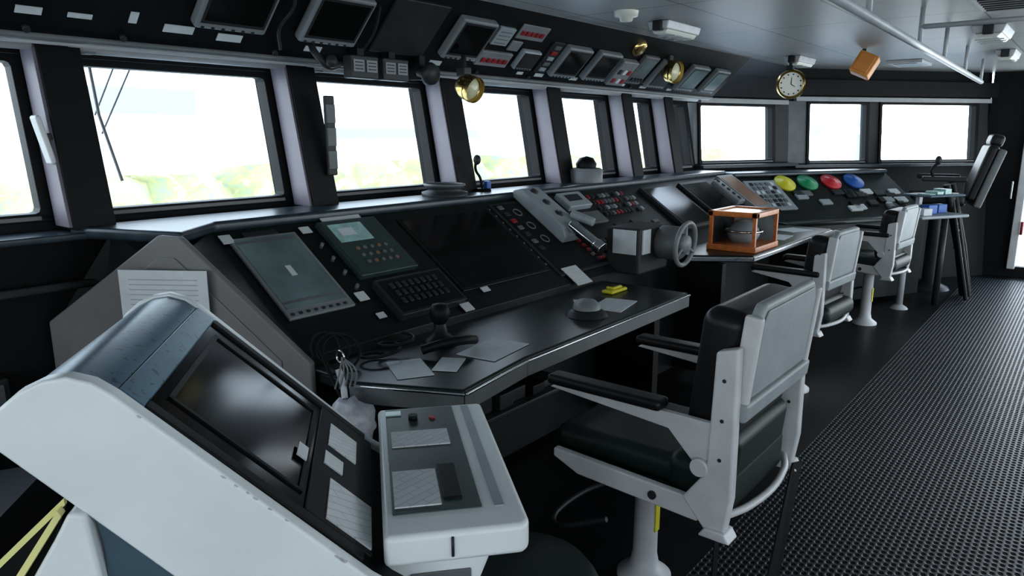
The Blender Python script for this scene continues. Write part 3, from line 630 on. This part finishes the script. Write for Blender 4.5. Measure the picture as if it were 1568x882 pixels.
# captain chair at far end
grp('captain_chair',(8.7,1.1,0)); CUR[0]=Matrix.Translation((8.7,1.26,0))@Matrix.Rotation(math.radians(14),4,'Z')
lathe('pedestal',[(.20,0),(.18,.03),(.07,.08),(.07,.85)],(0,0,0),M_dgrey)
box('seat',(-.24,.24),(-.22,.28),(.90,1.02),M_blackvinyl,.04,5)
b0=CUR[0]; CUR[0]=b0@Matrix.Translation((0,-.22,.96))@Matrix.Rotation(math.radians(16),4,'X')
box('backrest',(-.24,.24),(-.08,.02),(0,.58),M_blackvinyl,.04,5); box('backrest_shell',(-.26,.26),(-.14,-.07),(-.04,.56),M_mid,.02,3); box('headrest',(-.15,.15),(-.10,.02),(.57,.69),M_blackvinyl,.04,5)
CUR[0]=b0
for s in(-1,1): box('armrest',(s*.28-.03,s*.28+.03),(-.2,.2),(1.15,1.20),M_dgrey,.015,3); box('arm_post',(s*.28-.02,s*.28+.02),(-.18,-.1),(.95,1.15),M_dgrey,.005)
tube('control_stalk',[(-.28,.10,1.2),(-.28,.12,1.26),(-.28,.08,1.33)],.015,M_black)
blob('control_grip',(-.28,.07,1.36),(.025,.03,.045),M_dgrey,.03)
box('footrest',(-.2,.2),(.3,.5),(.40,.43),M_rail,.01); CUR[0]=I4
grp('side_table',(7.75,1.25,0))
CUR[0]=Matrix.Translation((7.70,1.18,0))@Matrix.Rotation(math.radians(-30),4,'Z')
box('top',(-.30,.30),(-.18,.18),(.86,.89),M_grey,.01); box('top_b',(-.15,.30),(-.12,.18),(1.05,1.07),M_bluegrey,.008)
cyl('leg',(-.25,0,0),(-.25,0,.86),.03,M_rail); lathe('leg_foot',[(.08,0),(.07,.015),(.03,.04)],(-.25,0,0),M_rail)
cyl('leg_b',(.22,0,0),(.22,0,.86),.03,M_dgrey)
box('post',(-.02,.02),(.1,.14),(.89,1.05),M_rail)
for k in range(8):
    x=random.uniform(-.28,.18);y=random.uniform(-.15,.08); box('item',(x,x+.11),(y,y+.08),(.89,.89+random.uniform(.02,.09)),random.choice([M_paper,M_blue,M_dgrey,M_grey,M_cyan]),.006)
for k in range(4):
    x=-.12+k*.1; box('item_top',(x,x+.08),(-.08,.05),(1.07,1.08+.02*(k%3)),random.choice([M_paper,M_grey,M_cyan]),.004)
CUR[0]=I4
grp('folding_ladder',(8.3,1.0,0))
for k,o in enumerate((0,.20)):
    tube('stile_%d'%k,[(8.10+o,1.12-.02*k,1.14),(8.28+o,.98-.02*k,.5),(8.38+o,.90-.02*k,.03)],.032,M_black,smooth=False)
    tube('strut_%d'%k,[(8.16+o,1.08,1.05),(8.14+o,.95,.5),(8.12+o,.84,.03)],.020,M_black,smooth=False)
for z in(.2,.36,.52,.68,.84,1.0):
    t=(1.12-z)/1.1; x=8.10+.28*t; y=1.12-.22*t
    box('rung',(x,x+.20),(y-.04,y+.02),(z-.015,z+.015),M_dgrey,.004)
box('red_catch',(8.2,8.24),(1.0,1.03),(.7,.76),M_red,.004); box('red_catch_b',(8.3,8.34),(.93,.96),(.38,.42),M_red,.004); box('blue_tag',(8.36,8.40),(.86,.90),(.1,.16),M_blue,.004)
# ---------------------------------------------------------------- ceiling things
def fixture(nm,c,a,L=.46,W=.15):
    grp(nm,c); CUR[0]=Matrix.Translation(c)@Matrix.Rotation(math.radians(a),4,'Z')
    prism('housing',[(-W/2,0),(W/2,0),(W/2*.8,-.05),(-W/2*.8,-.05)],-L/2,L/2,M_cream,bevel=.008)
    prism('diffuser',[(-W/2*.75,-.05),(W/2*.75,-.05),(W/2*.5,-.075),(-W/2*.5,-.075)],-L/2*.9,L/2*.9,M_face,bevel=.006)
    for s in(-1,1): box('latch',(s*L/2-.02,s*L/2+.02),(-.03,.03),(-.06,-.0),M_dgrey,.006)
    for k in range(3): box('guard_bar',(-L/4+k*L/4-.004,-L/4+k*L/4+.004),(-W/2*.8,W/2*.8),(-.082,-.076),M_rail)
    CUR[0]=I4
fixture('ceiling_light',(4.42,2.22,2.3),0); fixture('ceiling_light',(7.0,2.25,2.3),0); fixture('ceiling_light',(5.9,.66,2.3),0,.5,.2); fixture('ceiling_light',(7.6,.72,2.3),0)
grp('smoke_detector',(3.77,2.2,2.3)); lathe('body',[(.001,-.06),(.035,-.055),(.04,-.035),(.065,-.03),(.07,0)],(3.77,2.20,2.3),M_face)
grp('orange_lamp_box',(6.7,1.64,2.2)); CUR[0]=Matrix.Translation((6.6,1.6,2.17))@Matrix.Rotation(math.radians(25),4,'X')@Matrix.Rotation(math.radians(15),4,'Y'); box('box',(-.06,.06),(-.08,.08),(-.09,.09),M_orange,.012); box('lens',(-.068,-.06),(-.06,.06),(-.07,.07),M_orange,.01); CUR[0]=I4; cyl('stem',(6.62,1.62,2.22),(6.62,1.62,2.3),.015,M_dgrey)
grp('handrail_overhead',(5,.9,2.1))
cyl('rail',(1.6,.78,2.1),(8.3,.97,2.1),.02,M_rail)
for x in(2.2,3.4,4.7,5.7,6.9,8.2): cyl('hanger',(x,.78+(x-1.6)*.028,2.1),(x,.78+(x-1.6)*.028,2.3),.013,M_rail)
cyl('cross_rail',(4.7,.87,2.2),(4.7,.1,2.2),.014,M_rail)
grp('air_vent',(4.6,.45,2.3)); box('plate',(4.3,4.95),(.25,.62),(2.285,2.3),M_cream,.004)
for k in range(8): box('slat',(4.34+k*.075,4.37+k*.075),(.28,.59),(2.275,2.286),M_dgrey)
grp('ceiling_duct_plate',(8,1.5,2.3)); box('plate',(7.8,8.3),(1.4,1.7),(2.27,2.3),M_cream,.005); box('plate_seam',(7.85,8.25),(1.45,1.65),(2.265,2.27),M_grey,.003)
# ---------------------------------------------------------------- outside
grp('outside_building',(10,30,0))
box('block',(-15,60),(30,34),(-12,16),M_bldg)
box('window_band',(11,16),(29.9,30),(2.4,3.4),M_bldgb); box('window_band_a',(14,27),(29.9,30),(4.6,5.2),M_bldgb)
box('window_band_b',(22,34),(29.9,30),(1.4,1.9),M_bldgb)
grp('hedge',(10,18,0))
vs=[];fs=[];nx,nz=90,8
for j in range(nz):
    for i in range(nx):
        vs.append((-10+i*.6,18+.5*math.sin(i*1.7+j)+.3*j*.2+random.uniform(-.2,.2),-1.95+j*.38+random.uniform(-.12,.12)))
for j in range(nz-1):
    for i in range(nx-1): a=j*nx+i; fs.append((a,a+1,a+nx+1,a+nx))
mesh('foliage',vs,fs,M_hedge,smooth=True)
top()
box('ground_outside',(-60,80),(3.6,80),(-12.2,-12),M_deck)
grp('outside_crane',(20,12,0)); box('mast',(22.6,22.9),(5.2,5.5),(-12,9),M_bldgb); box('cab',(22.2,23.4),(4.9,5.9),(-.6,.6),M_bldgb,.1); box('boom',(18,27),(5.2,5.4),(1.6,1.8),M_bldgb)
# ---------------------------------------------------------------- world, lights, camera
W=D.worlds.new('sky'); sc.world=W; W.use_nodes=True; nt=W.node_tree; bg=nt.nodes['Background']
tc=nt.nodes.new('ShaderNodeTexCoord'); sp=nt.nodes.new('ShaderNodeSeparateXYZ'); nt.links.new(tc.outputs['Generated'],sp.inputs[0])
cr=nt.nodes.new('ShaderNodeValToRGB'); e=cr.color_ramp.elements; e[0].position=0.0;e[0].color=(.84,.94,1,1); e[1].position=.6; e[1].color=(.60,.78,1,1)
x=e.new(.12); x.color=(.92,.97,1,1)
nt.links.new(sp.outputs[2],cr.inputs['Fac']); nt.links.new(cr.outputs['Color'],bg.inputs['Color']); bg.inputs['Strength'].default_value=5.7
def portal(loc,rot,sx,sy,nm):
    l=D.lights.new(nm,'AREA'); l.shape='RECTANGLE'; l.size=sx; l.size_y=sy
    try: l.cycles.is_portal=True
    except: pass
    o=D.objects.new(nm,l); o.location=loc; o.rotation_euler=rot; sc.collection.objects.link(o)
portal((2.3,3.36,1.62),(math.radians(-90),0,0),9.2,.75,'daylight_portal_left')
portal((1.1,-2.75,1.48),(math.radians(90),0,0),7.4,1.2,'daylight_portal_right')
portal((7.4,-2.75,1.08),(math.radians(90),0,0),5.2,2.0,'daylight_portal_side_doors')
portal((-2.75,.3,1.48),(0,math.radians(-90),0),1.2,6,'daylight_portal_rear')
portal((8.95,2.05,1.62),(math.radians(90),0,math.radians(142)),3.6,.8,'daylight_portal_far')
portal((10.15,-.44,1.15),(0,math.radians(90),0),2,2.2,'daylight_portal_door')
cam=D.cameras.new('camera'); co=D.objects.new('camera',cam); sc.collection.objects.link(co); sc.camera=co
f=1350.;p=math.atan(289/f);ps=math.radians(38.8)
cam.sensor_width=36; cam.lens=36*f/1920; cam.clip_start=.02
co.location=(0,0,1.62)
co.rotation_euler=Vector((math.cos(ps)*math.cos(p),math.sin(ps)*math.cos(p),-math.sin(p))).to_track_quat('-Z','Y').to_euler()
